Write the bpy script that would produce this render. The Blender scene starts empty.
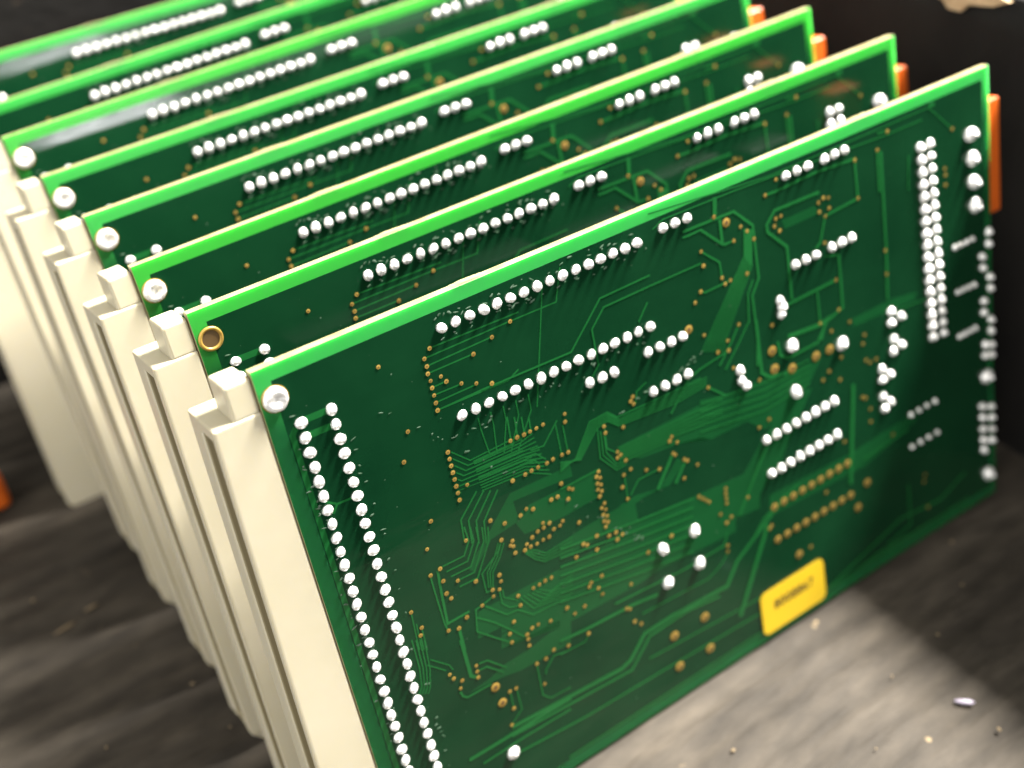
import bpy, bmesh, math, random
from mathutils import Vector, Matrix, noise
random.seed(7)
S = 0.001                      # every length below is in millimetres
C = bpy.context.scene.collection
sc = bpy.context.scene
R = math.radians

# ------------------------------------------------------------------ camera
cd = bpy.data.cameras.new('camera'); cam = bpy.data.objects.new('camera', cd); C.objects.link(cam)
cm = Matrix(((0.81912, 0.38514, -0.4251), (-0.5691, 0.45282, -0.68635), (-0.07185, 0.80413, 0.5901))).to_4x4()
cm.translation = Vector((-0.04092, -0.11424, 0.19172))
cam.matrix_world = cm
cd.sensor_width = 36; cd.lens = 41.55; cd.clip_start = 0.005; cd.clip_end = 50
cd.dof.use_dof = True; cd.dof.focus_distance = 0.184; cd.dof.aperture_fstop = 10.5
sc.camera = cam

# ------------------------------------------------------------------ surroundings: a dim room, paler overhead and to the front
w = bpy.data.worlds.new('World'); sc.world = w; w.use_nodes = True
nt = w.node_tree; nt.nodes.clear()
def N(nt, t, **k):
    n = nt.nodes.new(t)
    for a, b in k.items(): setattr(n, a, b)
    return n
out = N(nt, 'ShaderNodeOutputWorld'); bg = N(nt, 'ShaderNodeBackground'); tc = N(nt, 'ShaderNodeTexCoord')
sep = N(nt, 'ShaderNodeSeparateXYZ'); ramp = N(nt, 'ShaderNodeValToRGB')
mr = N(nt, 'ShaderNodeMapRange'); mr.inputs[1].default_value = -1; mr.inputs[2].default_value = 1
L = nt.links.new
L(tc.outputs['Generated'], sep.inputs[0]); L(sep.outputs[2], mr.inputs[0]); L(mr.outputs[0], ramp.inputs[0])
cr = ramp.color_ramp
cr.elements[0].position = 0.44; cr.elements[0].color = (.010, .009, .008, 1)
cr.elements[1].position = 1.0; cr.elements[1].color = (1.15, 1.10, 1.02, 1)
for p, c in ((0.49, (.05, .048, .045, 1)), (0.51, (.58, .56, .52, 1)), (0.65, (.72, .69, .63, 1)), (0.80, (.88, .84, .77, 1))):
    e = cr.elements.new(p); e.color = c
dt = N(nt, 'ShaderNodeVectorMath', operation='DOT_PRODUCT'); dt.inputs[1].default_value = Vector((.30, -.93, .16)).normalized()
m1 = N(nt, 'ShaderNodeMapRange', interpolation_type='SMOOTHSTEP'); m1.inputs[1].default_value = .72; m1.inputs[2].default_value = .99; m1.inputs[4].default_value = .8
m2 = N(nt, 'ShaderNodeMapRange', interpolation_type='SMOOTHSTEP'); m2.inputs[1].default_value = -.01; m2.inputs[2].default_value = .03
mm_ = N(nt, 'ShaderNodeMath', operation='MULTIPLY'); ad = N(nt, 'ShaderNodeVectorMath', operation='ADD')
L(tc.outputs['Generated'], dt.inputs[0]); L(dt.outputs['Value'], m1.inputs[0]); L(sep.outputs[2], m2.inputs[0])
L(m1.outputs[0], mm_.inputs[0]); L(m2.outputs[0], mm_.inputs[1]); L(mm_.outputs[0], ad.inputs[0]); L(ramp.outputs[0], ad.inputs[1])
d2 = N(nt, 'ShaderNodeVectorMath', operation='DOT_PRODUCT'); d2.inputs[1].default_value = Vector((-.93, -.28, .24)).normalized()
m3 = N(nt, 'ShaderNodeMapRange', interpolation_type='SMOOTHSTEP'); m3.inputs[1].default_value = .60; m3.inputs[2].default_value = 1.0; m3.inputs[4].default_value = 2.2
a2 = N(nt, 'ShaderNodeVectorMath', operation='ADD')
L(tc.outputs['Generated'], d2.inputs[0]); L(d2.outputs['Value'], m3.inputs[0]); L(m3.outputs[0], a2.inputs[0]); L(ad.outputs[0], a2.inputs[1])
L(a2.outputs[0], bg.inputs[0]); bg.inputs[1].default_value = 1.0; L(bg.outputs[0], out.inputs[0])

# ------------------------------------------------------------------ lamps
def area(name, loc, target, size, power, col, sy=None):
    ld = bpy.data.lights.new(name, 'AREA'); ld.energy = power; ld.color = col
    if sy: ld.shape = 'RECTANGLE'; ld.size = size; ld.size_y = sy
    else: ld.shape = 'DISK'; ld.size = size
    o = bpy.data.objects.new(name, ld); C.objects.link(o); o.location = loc
    o.rotation_euler = (Vector(target) - Vector(loc)).to_track_quat('-Z', 'Y').to_euler()
    return o
KD = Vector((.60, .00, .79)).normalized()
T0 = Vector((.07, .06, .05))
kl = area('ceiling_tube_lamp', T0 + KD * 1.3 + Vector((0, -.03, 0)), T0 + Vector((0, -.03, 0)), .155, 150, (1.0, .955, .89), .38)
zz = -KD; yy = Vector((0, 1, 0)); xx = yy.cross(-zz).normalized()      # the tube runs along the stack (world Y)
kl.rotation_euler = Matrix((xx, yy, -zz)).transposed().to_euler()
# a far lit tube whose mirror image streaks across the farthest boards
area('far_tube_lamp', (.285, -1.30, .305), (.02, .16, .097), .17, .75, (1.0, .96, 1.0), .03)

sc.view_settings.view_transform = 'Standard'; sc.view_settings.look = 'None'
sc.view_settings.exposure = 0; sc.view_settings.gamma = 1
sc.cycles.max_bounces = 8; sc.cycles.use_denoising = True

# ------------------------------------------------------------------ materials
def mat(name, col, rough=.5, metal=0, spec=.5):
    m = bpy.data.materials.new(name); m.use_nodes = True
    b = m.node_tree.nodes['Principled BSDF']
    b.inputs['Base Color'].default_value = (*col, 1); b.inputs['Roughness'].default_value = rough
    b.inputs['Metallic'].default_value = metal; b.inputs['Specular IOR Level'].default_value = spec
    return m, m.node_tree, b
def noise_mix(nt, b, c1, c2, scale, lo=.35, hi=.65, detail=6, mapping=None, rough=None, coords='Object'):
    tc = N(nt, 'ShaderNodeTexCoord'); mp = N(nt, 'ShaderNodeMapping'); no = N(nt, 'ShaderNodeTexNoise')
    mp.inputs['Scale'].default_value = mapping or (1, 1, 1)
    no.inputs['Scale'].default_value = scale; no.inputs['Detail'].default_value = detail
    r = N(nt, 'ShaderNodeMapRange'); r.inputs[1].default_value = lo; r.inputs[2].default_value = hi
    mx = N(nt, 'ShaderNodeMix', data_type='RGBA')
    mx.inputs[6].default_value = (*c1, 1); mx.inputs[7].default_value = (*c2, 1)
    nt.links.new(tc.outputs[coords], mp.inputs[0]); nt.links.new(mp.outputs[0], no.inputs[0])
    nt.links.new(no.outputs[0], r.inputs[0]); nt.links.new(r.outputs[0], mx.inputs[0])
    nt.links.new(mx.outputs[2], b.inputs['Base Color'])
    if rough:
        rr = N(nt, 'ShaderNodeMapRange'); rr.inputs[3].default_value, rr.inputs[4].default_value = rough
        nt.links.new(no.outputs[0], rr.inputs[0]); nt.links.new(rr.outputs[0], b.inputs['Roughness'])
    return no, mp
def bump(nt, b, src, dist, strength=1.0):
    bp = N(nt, 'ShaderNodeBump'); bp.inputs['Strength'].default_value = strength; bp.inputs['Distance'].default_value = dist
    nt.links.new(src, bp.inputs['Height']); nt.links.new(bp.outputs[0], b.inputs['Normal']); return bp
def tex(nt, scale, mapping=(1, 1, 1), detail=4):
    tc = N(nt, 'ShaderNodeTexCoord'); mp = N(nt, 'ShaderNodeMapping'); no = N(nt, 'ShaderNodeTexNoise')
    mp.inputs['Scale'].default_value = mapping; no.inputs['Scale'].default_value = scale; no.inputs['Detail'].default_value = detail
    nt.links.new(tc.outputs['Object'], mp.inputs[0]); nt.links.new(mp.outputs[0], no.inputs[0]); return no.outputs[0]

M = {}
def mk_mask(name, c1, c2, rough):
    m, nt, b = mat(name, c1, .2, spec=.42)
    noise_mix(nt, b, c1, c2, 60, .3, .7, 5, rough=rough)
    bump(nt, b, tex(nt, 45, (1, 1, 4), 3), .00012, .5)
    M[name] = m; return nt, b
mk_mask('solder_mask', (.0024, .0225, .0082), (.0038, .0315, .0112), (.03, .16))
mk_mask('trace_green', (.0068, .074, .0170), (.0094, .094, .0220), (.04, .18))
mk_mask('fill_green', (.0040, .044, .0122), (.0052, .055, .0150), (.04, .18))
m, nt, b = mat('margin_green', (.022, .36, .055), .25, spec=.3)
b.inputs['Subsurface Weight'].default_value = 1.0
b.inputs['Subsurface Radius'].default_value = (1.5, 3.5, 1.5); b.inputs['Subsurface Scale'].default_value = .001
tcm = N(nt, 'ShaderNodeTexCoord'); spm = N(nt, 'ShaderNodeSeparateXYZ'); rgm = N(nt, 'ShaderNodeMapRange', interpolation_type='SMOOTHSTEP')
rgm.inputs[1].default_value = .0885; rgm.inputs[2].default_value = .0975      # glow of the lit top edge painted in: brighter green towards the top
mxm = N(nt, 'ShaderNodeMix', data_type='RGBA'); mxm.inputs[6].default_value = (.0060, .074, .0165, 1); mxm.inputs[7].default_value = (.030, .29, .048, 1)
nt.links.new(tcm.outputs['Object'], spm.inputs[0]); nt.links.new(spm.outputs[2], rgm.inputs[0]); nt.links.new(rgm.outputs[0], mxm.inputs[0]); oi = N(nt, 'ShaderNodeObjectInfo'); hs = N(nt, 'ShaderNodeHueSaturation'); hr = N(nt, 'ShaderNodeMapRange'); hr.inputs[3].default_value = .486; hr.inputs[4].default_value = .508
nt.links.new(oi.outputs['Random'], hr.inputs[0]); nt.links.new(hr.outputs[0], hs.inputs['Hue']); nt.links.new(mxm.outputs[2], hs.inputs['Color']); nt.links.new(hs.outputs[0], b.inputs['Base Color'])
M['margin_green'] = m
m, nt, b = mat('laminate_edge', (.72, .62, .34), .6)
noise_mix(nt, b, (.32, .29, .15), (.22, .17, .065), 300, .3, .75, 3, (1, 1, 1)); M['laminate_edge'] = m
m, nt, b = mat('cream_plastic', (.70, .63, .43), .38)
noise_mix(nt, b, (.50, .455, .34), (.45, .41, .29), 35, .3, .7, 5, rough=(.3, .5))
bump(nt, b, tex(nt, 250, detail=3), .00006, .35)
b.inputs['Subsurface Weight'].default_value = .35; b.inputs['Subsurface Radius'].default_value = (1, .8, .4); b.inputs['Subsurface Scale'].default_value = .001
M['cream_plastic'] = m
m, nt, b = mat('solder', (.93, .91, .88), .3, .5)
noise_mix(nt, b, (.95, .94, .91), (.62, .60, .56), 1100, .5, .75, 2, rough=(.15, .42)); bump(nt, b, tex(nt, 900, detail=2), .00035, .7); M['solder'] = m
m, nt, b = mat('gold_plate', (.75, .45, .10), .4, .5); noise_mix(nt, b, (.46, .30, .065), (.25, .155, .03), 500, .35, .7, 2); M['gold_plate'] = m
M['hole_dark'] = mat('hole_dark', (.08, .045, .012), .6)[0]
m, nt, b = mat('orange_plastic', (.45, .08, .01), .4); noise_mix(nt, b, (.66, .125, .010), (.55, .095, .008), 80, rough=(.3, .45)); M['orange_plastic'] = m
m, nt, b = mat('yellow_paper', (.70, .46, .012), .5); noise_mix(nt, b, (.56, .37, .010), (.50, .33, .010), 60, rough=(.4, .55)); M['yellow_paper'] = m
M['ink'] = mat('ink', (.03, .02, .005), .6)[0]
m, nt, b = mat('flux', (.20, .26, .20), .25); noise_mix(nt, b, (.10, .16, .11), (.015, .05, .022), 600, .3, .7, 2); M['flux'] = m
# scuffed black corrugated card
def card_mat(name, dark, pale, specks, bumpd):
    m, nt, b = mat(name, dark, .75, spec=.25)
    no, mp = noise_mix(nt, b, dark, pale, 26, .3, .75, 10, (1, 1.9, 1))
    tc = N(nt, 'ShaderNodeTexCoord')
    sp = N(nt, 'ShaderNodeTexNoise'); sp.inputs['Scale'].default_value = 210; sp.inputs['Detail'].default_value = 2
    r = N(nt, 'ShaderNodeMapRange'); r.inputs[1].default_value = .745; r.inputs[2].default_value = .79
    mx = N(nt, 'ShaderNodeMix', data_type='RGBA'); mx.inputs[7].default_value = (*specks, 1)
    base = b.inputs['Base Color'].links[0].from_socket
    nt.links.new(tc.outputs['Object'], sp.inputs[0]); nt.links.new(sp.outputs[0], r.inputs[0]); nt.links.new(r.outputs[0], mx.inputs[0])
    nt.links.new(base, mx.inputs[6]); nt.links.new(mx.outputs[2], b.inputs['Base Color'])
    if bumpd > .00045:
        wv = N(nt, 'ShaderNodeTexWave', wave_type='BANDS', bands_direction='Y'); wv.inputs['Scale'].default_value = 43; wv.inputs['Distortion'].default_value = 3.2
        wv.inputs['Detail'].default_value = 4; wv.inputs['Detail Scale'].default_value = .6
        gr = N(nt, 'ShaderNodeTexNoise'); gr.inputs['Scale'].default_value = 300; gr.inputs['Detail'].default_value = 8; gm = N(nt, 'ShaderNodeMapping'); gm.inputs['Scale'].default_value = (.45, 1.0, 1)
        nt.links.new(tc.outputs['Object'], wv.inputs[0]); nt.links.new(tc.outputs['Object'], gm.inputs[0]); nt.links.new(gm.outputs[0], gr.inputs[0])
        f1 = N(nt, 'ShaderNodeMapRange'); f1.inputs[3].default_value = .86; f1.inputs[4].default_value = 1.14  # wave bands: light and shade of the ridges painted into the colour
        f2 = N(nt, 'ShaderNodeMapRange'); f2.inputs[1].default_value = .3; f2.inputs[2].default_value = .7; f2.inputs[3].default_value = .74; f2.inputs[4].default_value = 1.26
        mu = N(nt, 'ShaderNodeMath', operation='MULTIPLY'); vm = N(nt, 'ShaderNodeVectorMath', operation='SCALE')
        nt.links.new(wv.outputs['Fac'], f1.inputs[0]); nt.links.new(gr.outputs[0], f2.inputs[0]); nt.links.new(f1.outputs[0], mu.inputs[0]); nt.links.new(f2.outputs[0], mu.inputs[1])
        nt.links.new(mx.outputs[2], vm.inputs[0]); nt.links.new(mu.outputs[0], vm.inputs['Scale']); nt.links.new(vm.outputs[0], b.inputs['Base Color'])
    bump(nt, b, tex(nt, 260, (.5, 2.2, 1), 8), bumpd, .8)
    M[name] = m
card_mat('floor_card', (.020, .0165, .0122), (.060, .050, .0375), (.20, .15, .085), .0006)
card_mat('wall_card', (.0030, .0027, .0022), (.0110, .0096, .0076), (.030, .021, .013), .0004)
m, nt, b = mat('torn_card', (.42, .30, .16), .85); noise_mix(nt, b, (.48, .35, .20), (.28, .19, .10), 150); M['torn_card'] = m
m, nt, b = mat('crumb_card', (.17, .125, .07), .85); M['crumb_card'] = m
M['slot_shade_plastic'] = mat('slot_shade_plastic', (.27, .225, .125), .5)[0]  # darker tan of the cream plastic: shade inside the slot painted as colour
M['lilac_film'] = mat('lilac_film', (.36, .32, .40), .35)[0]

# ------------------------------------------------------------------ helpers
def mesh_obj(name, bm, mats, parent=None, smooth=False):
    me = bpy.data.meshes.new(name); bm.normal_update(); bm.to_mesh(me); bm.free()
    for mm in (mats if isinstance(mats, (list, tuple)) else [mats]): me.materials.append(M[mm])
    if smooth:
        for p in me.polygons: p.use_smooth = True
    o = bpy.data.objects.new(name, me); C.objects.link(o)
    if parent: o.parent = parent
    return o
def tag(o, label=None, cat=None, group=None, kind=None):
    for k, v in (('label', label), ('category', cat), ('group', group), ('kind', kind)):
        if v: o[k] = v
    return o
def empty(name, loc=(0, 0, 0), rot=(0, 0, 0)):
    o = bpy.data.objects.new(name, None); C.objects.link(o); o.location = loc; o.rotation_euler = rot
    o.empty_display_size = .01; return o
def bx(bm, lo, hi, mi=0):
    x0, y0, z0 = [a * S for a in lo]; x1, y1, z1 = [a * S for a in hi]
    v = [bm.verts.new(p) for p in ((x0, y0, z0), (x1, y0, z0), (x1, y1, z0), (x0, y1, z0), (x0, y0, z1), (x1, y0, z1), (x1, y1, z1), (x0, y1, z1))]
    fs = [bm.faces.new([v[i] for i in f]) for f in ((3, 2, 1, 0), (4, 5, 6, 7), (0, 1, 5, 4), (2, 3, 7, 6), (1, 2, 6, 5), (3, 0, 4, 7))]
    for f in fs: f.material_index = mi
    return v, fs
# card frame: x = along the card (u), y = away from the viewer (thickness), z = up.  The solder side is y = 0.
def P(u, v, y=0.0): return Vector((u * S, y * S, (100 - v) * S))

# ------------------------------------------------------------------ measured layout of the solder side (millimetres: u from the left, v from the top)
DOTS=[(4.95,10.3,0.79),(4.95,12.84,0.79),(4.95,15.38,0.79),(4.95,17.92,0.79),(4.95,20.46,0.79),(4.95,23,0.79),(4.95,25.54,0.79),(4.95,28.08,0.79),(4.95,30.62,0.79),(4.95,33.16,0.79),(4.95,35.7,0.79),(4.95,38.24,0.79),(4.95,40.78,0.79),(4.95,43.32,0.79),(4.95,45.86,0.79),(4.95,48.4,0.79),(4.95,50.94,0.79),(4.95,53.48,0.79),(4.95,56.02,0.79),(4.95,58.56,0.79),(4.95,61.1,0.79),(4.95,63.64,0.79),(4.95,66.18,0.79),(4.95,68.72,0.79),(4.95,71.26,0.79),(4.95,73.8,0.79),(4.95,76.34,0.79),(4.95,78.88,0.79),(4.95,81.42,0.79),(4.95,83.96,0.79),(4.95,86.5,0.79),(4.95,89.04,0.79),(10.03,10.3,0.79),(10.03,12.84,0.79),(10.03,15.38,0.79),(10.03,17.92,0.79),(10.03,20.46,0.79),(10.03,23,0.79),(10.03,25.54,0.79),(10.03,28.08,0.79),(10.03,30.62,0.79),(10.03,33.16,0.79),(10.03,35.7,0.79),(10.03,38.24,0.79),(10.03,40.78,0.79),(10.03,43.32,0.79),(10.03,45.86,0.79),(10.03,48.4,0.79),(10.03,50.94,0.79),(10.03,53.48,0.79),(10.03,56.02,0.79),(10.03,58.56,0.79),(10.03,61.1,0.79),(10.03,63.64,0.79),(10.03,66.18,0.79),(10.03,68.72,0.79),(10.03,71.26,0.79),(10.03,73.8,0.79),(10.03,76.34,0.79),(10.03,78.88,0.79),(10.03,81.42,0.79),(10.03,83.96,0.79),(10.03,86.5,0.79),(10.03,89.04,0.79),(30.55,5.26,0.79),(33.13,5.26,0.79),(35.7,5.26,0.79),(38.28,5.25,0.79),(40.85,5.25,0.79),(43.43,5.25,0.79),(46.01,5.25,0.79),(48.58,5.25,0.79),(51.16,5.24,0.79),(53.73,5.24,0.79),(56.31,5.24,0.79),(58.89,5.24,0.79),(61.46,5.24,0.79),(64.04,5.23,0.79),(66.61,5.23,0.79),(69.19,5.23,0.79),(74.92,4.56,0.79),(77.6,4.61,0.79),(80.29,4.66,0.79),(103.69,4.66,0.79),(106.46,4.64,0.79),(109.23,4.61,0.79),(113.46,4.63,0.79),(116.1,4.6,0.79),(118.75,4.57,0.79),(30.44,20.66,0.79),(33.03,20.66,0.79),(35.61,20.66,0.79),(38.2,20.66,0.79),(40.79,20.66,0.79),(43.37,20.66,0.79),(45.96,20.66,0.79),(48.55,20.66,0.79),(51.13,20.67,0.79),(53.72,20.67,0.79),(56.31,20.67,0.79),(58.89,20.67,0.79),(61.48,20.67,0.79),(64.07,20.67,0.79),(66.65,20.67,0.79),(69.24,20.67,0.79),(67.98,25.1,0.79),(70.61,25.16,0.79),(73.23,25.23,0.79),(75.86,25.29,0.79),(55.08,25.5,0.79),(57.69,25.62,0.79),(60.3,25.73,0.79),(67.75,32.82,0.79),(70.44,32.8,0.79),(73.13,32.78,0.79),(75.82,32.76,0.79),(104.01,21.98,0.79),(106.72,22.02,0.79),(109.42,22.05,0.79),(113.56,21.93,0.79),(116.24,21.92,0.79),(118.93,21.92,0.79),(99.35,27.56,0.8),(99.77,28.89,0.8),(99.39,30.24,0.8),(101.16,37.55,1.15),(114.24,42.53,1.15),(101.05,47.5,1.15),(128.53,41.24,0.79),(131.34,43.35,0.79),(128.33,43.72,0.79),(128.78,47.55,0.79),(131.02,49.73,0.79),(128.42,50.21,0.79),(124.87,52.78,0.79),(127.24,54.95,0.79),(124.81,55.3,0.79),(124.7,59.11,0.79),(126.81,61.23,0.79),(125,62.09,0.79),(139.28,10.46,0.9),(139.36,13.04,0.9),(139.44,15.63,0.9),(139.52,18.21,0.9),(139.6,20.8,0.9),(139.67,23.38,0.9),(139.75,25.96,0.9),(139.83,28.55,0.9),(139.91,31.13,0.9),(139.99,33.71,0.9),(140.07,36.3,0.9),(140.15,38.88,0.9),(140.22,41.46,0.9),(140.3,44.05,0.9),(140.38,46.63,0.9),(140.46,49.22,0.9),(140.54,51.8,0.9),(142.04,10.47,0.8),(142.16,13.08,0.8),(142.27,15.69,0.8),(142.39,18.3,0.8),(142.5,20.91,0.8),(142.62,23.52,0.8),(142.74,26.13,0.8),(142.85,28.74,0.8),(142.97,31.35,0.8),(143.09,33.96,0.8),(143.2,36.57,0.8),(143.32,39.18,0.8),(143.44,41.79,0.8),(143.55,44.4,0.8),(143.67,47.01,0.8),(143.78,49.62,0.8),(143.9,52.23,0.8),(154.11,12.33,1.35),(154.37,17.4,1.35),(154.63,22.47,1.35),(154.89,27.54,1.35),(148.32,34.57,0.52),(150.16,34.6,0.52),(152,34.63,0.52),(153.84,34.66,0.52),(148.81,44.78,0.52),(150.58,44.88,0.52),(152.34,44.98,0.52),(154.11,45.08,0.52),(148.99,55.21,0.52),(150.71,55.23,0.52),(152.42,55.26,0.52),(154.14,55.28,0.52),(132.73,67.03,0.52),(135.25,67.07,0.52),(137.78,67.1,0.52),(140.3,67.14,0.52),(132.6,74.89,0.52),(135.29,74.94,0.52),(137.98,74.98,0.52),(140.67,75.03,0.52),(159.05,34.83,0.8),(158.97,37.46,0.8),(156.89,39.7,0.8),(157.04,42.27,0.8),(159.19,45.15,0.8),(159.28,47.82,0.8),(157.13,50.05,0.8),(157.05,52.67,0.8),(159.32,55.25,0.8),(159.24,57.95,0.8),(157.25,60.58,0.8),(159.32,61.32,0.8),(157.17,63.13,0.8),(159.26,63.76,0.8),(155.77,75.33,0.8),(158.75,76.67,0.8),(155.82,78.18,0.8),(158.85,79.56,0.8),(155.83,81.17,0.8),(158.87,82.53,0.8),(155.92,84.1,0.8),(158.8,85.45,0.8),(156.01,86.79,0.8),(157.42,68.4,1.4),(157.4,93.72,1.4),(92.26,54.29,0.79),(94.92,54.25,0.79),(97.57,54.2,0.79),(100.23,54.16,0.79),(102.88,54.11,0.79),(105.54,54.07,0.79),(108.19,54.02,0.79),(110.85,53.98,0.79),(92.56,62.01,0.79),(95.17,61.97,0.79),(97.78,61.93,0.79),(100.39,61.89,0.79),(103,61.85,0.79),(105.61,61.81,0.79),(108.22,61.77,0.79),(110.83,61.73,0.79),(87.83,37.2,0.8),(88,39.48,0.8),(88.94,40.89,0.8),(72.02,64.66,1.05),(64.24,64.77,1.05),(72.09,72.25,1.05),(64.12,72.39,1.05),(24.67,88.23,1.05)]
VIAS=[(18.86,7.08),(27.75,7.64),(26.47,8.91),(26.57,10.25),(26.43,11.48),(26.59,12.78),(28.46,12.8),(29.17,13.99),(31.61,15.4),(34.17,16.52),(36.86,17.69),(38.67,10.2),(34.82,11.59),(42.47,8.97),(26.55,13.99),(26.57,15.32),(26.55,16.64),(26.53,17.97),(20.78,19.14),(18.83,23.73),(20.66,35.73),(18.78,40.19),(20.08,44.78),(18.17,45.08),(25.77,42.22),(28.4,32.65),(26.49,25.58),(26.48,26.84),(26.48,28.11),(26.47,29.39),(26.47,30.68),(26.46,31.97),(26.46,33.27),(26.45,34.58),(37.87,28.83),(39.22,28.81),(40.59,28.91),(41.81,28.88),(43.12,28.88),(44.49,28.8),(36.67,35.97),(39.22,36),(40.53,35.9),(41.89,35.92),(43.74,35.98),(45.02,35.82),(46.93,35.87),(48.24,35.97),(48.8,30.24),(45.65,40.99),(46.97,42.67),(43.11,42.99),(44.43,43.08),(46.4,44.56),(36.66,42.92),(38,42.29),(39.26,42.94),(30.95,41),(33.43,42.83),(39.21,47.53),(40.5,47.43),(40.54,46.48),(41.8,47.14),(42.39,48.72),(44.45,48.1),(43.74,48.71),(37.93,48.08),(41.18,49.65),(39.91,49.62),(32.13,45.5),(34.09,46.74),(33.51,47.4),(34.06,47.85),(34.12,49.24),(36.02,49.69),(36.61,48.8),(37.25,49.63),(38.55,49.75),(20.05,47.25),(22.57,48.57),(25.74,50.51),(20.06,49.81),(20.65,51.12),(30.23,51.73),(30.24,53.05),(29.6,54.37),(28.35,53.79),(28.21,55.06),(25.76,55.6),(32.78,57.58),(32.8,59.62),(35.98,57.72),(37.27,57.68),(38.54,57.58),(39.92,57.65),(22.5,56.18),(20.63,57.39),(18.7,56.74),(13.22,49.7),(14.26,53.47),(13.71,54.77),(30.84,62.04),(29.54,63.94),(29.53,65.8),(32.77,66.05),(32.77,67.07),(32.7,68.43),(34.02,65.31),(35.31,65.31),(37.9,66.04),(41.7,65.37),(40.35,73.12),(37.24,72.19),(21.92,66.31),(21.81,67.53),(21.74,68.77),(16.8,65.06),(17.32,66.25),(18.71,67.55),(18.06,68.87),(26.88,75.28),(28.24,75.39),(26.86,79.14),(25.68,82.3),(33.32,72.96),(35.31,73.05),(33.92,78.04),(49.02,28.83),(63.21,31.83),(62.65,32.48),(63.17,33.25),(56.28,34.61),(56.32,35.92),(60.2,36.54),(58.08,40.64),(58.63,41.46),(57.87,41.74),(59.52,43.03),(60.22,45.2),(58.57,45.62),(57.83,47.84),(58.5,50.67),(63.5,47.01),(66.41,48.22),(70.18,43.2),(71.2,44.83),(69.61,43.83),(69.92,46.58),(70.34,47.12),(72.24,48.96),(72.86,49.55),(75.03,51.45),(71.6,52.75),(53.49,42.43),(52.89,43.23),(53.56,43.76),(52.83,44.61),(53.5,45.15),(52.68,45.76),(53.41,46.45),(52.81,47.25),(53.51,49.05),(52.76,49.7),(53.51,50.37),(52.81,51.18),(53.58,51.78),(52.77,52.49),(53.51,53.01),(52.84,53.71),(47.63,43.15),(47.63,50.06),(74.31,58.21),(75.07,58.99),(75.78,59.75),(76.51,60.47),(80.87,59.67),(80.72,60.7),(80.7,61.8),(80.63,62.89),(85.96,64.25),(78.77,64.49),(81.32,66.4),(80,67.07),(79.97,37.36),(90.85,50.84),(50.67,54.53),(53.21,55.88),(54.77,55.94),(56.04,57.05),(54.78,57.49),(47.62,54.67),(48.36,55.28),(50.13,57.21),(45.67,56.48),(50.07,62.99),(47.63,63.14),(47.07,63.7),(48.89,65.08),(49.5,66.75),(55.93,68.14),(45.34,67.09),(43.04,67.43),(54.03,72.73),(54.73,73.23),(55.29,76.45),(56.61,77.78),(44.98,73.14),(60.89,63.69),(66.7,63.06),(79.48,72.15),(79.28,73.44),(86.22,6.48),(91.97,10.26),(93.33,11.59),(94.71,13.57),(90.03,12.27),(82.45,11.57),(82.55,14.29),(86.34,18.02),(86.89,19.37),(88.19,19.18),(81.19,18.7),(79.65,20.25),(92.2,19.39),(88.89,28.2),(80.63,27.01),(98.41,6.58),(100.38,11.7),(101.66,11.61),(99.87,12.95),(101.02,14.22),(111.16,12.28),(112.49,11.78),(113.78,12.21),(113.77,14.2),(111.21,14.1),(112.61,15.38),(121.46,14.86),(111.95,20.49),(114.05,28.87),(127.97,27.87),(127.96,32.87),(96.8,31.55),(109.01,36.05),(114.19,35.19),(116.82,38.89),(111.76,38.84),(85.85,30.23),(85.79,32.2),(83.26,31.54),(86.42,36.09),(92.28,41.16),(113.86,45.42),(113,50.07),(108.42,48.21),(110.29,47.02),(93.54,50.25),(120.65,43.25),(120.03,45.04),(120.59,48.91),(121.64,49.89),(118.85,56.66),(119.66,57.25),(120.69,63.23),(120.83,60.29),(126.92,69.18),(112.84,64.32),(123.47,49.91),(90.5,73.95),(91.09,73.56),(106.58,73.47),(100.85,83.94),(136.16,83.77),(135.74,85.34),(136.6,92.46),(130.37,4.53),(127.39,7.26),(121.29,7.29),(148.71,9.56),(146.1,16.94),(146.26,18.29),(146.15,20.35),(101.35,4.6)]
PADS=[(77.38,24.57,0.85),(88.8,8.4,0.85),(24.41,72.69,0.9),(24.99,76.58,0.9),(71.47,84.9,1),(63.63,84.9,1),(71.64,92.83,1),(63.67,92.47,1),(96.13,36.63,1),(96.28,40.51,1),(100.7,42.27,1),(107.13,42.37,1),(110.89,42.45,1),(92.39,69.8,0.85),(94.98,69.79,0.85),(97.58,69.79,0.85),(100.18,69.78,0.85),(102.77,69.78,0.85),(105.36,69.77,0.85),(107.96,69.76,0.85),(110.56,69.76,0.85),(113.15,69.75,0.85),(92.35,77.54,0.85),(94.98,77.55,0.85),(97.6,77.56,0.85),(100.23,77.57,0.85),(102.85,77.58,0.85),(105.48,77.59,0.85),(108.11,77.6,0.85),(110.73,77.61,0.85),(113.36,77.62,0.85),(118.45,77,0.9),(115.23,81.6,0.9),(97.55,84.07,0.9)]
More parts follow.
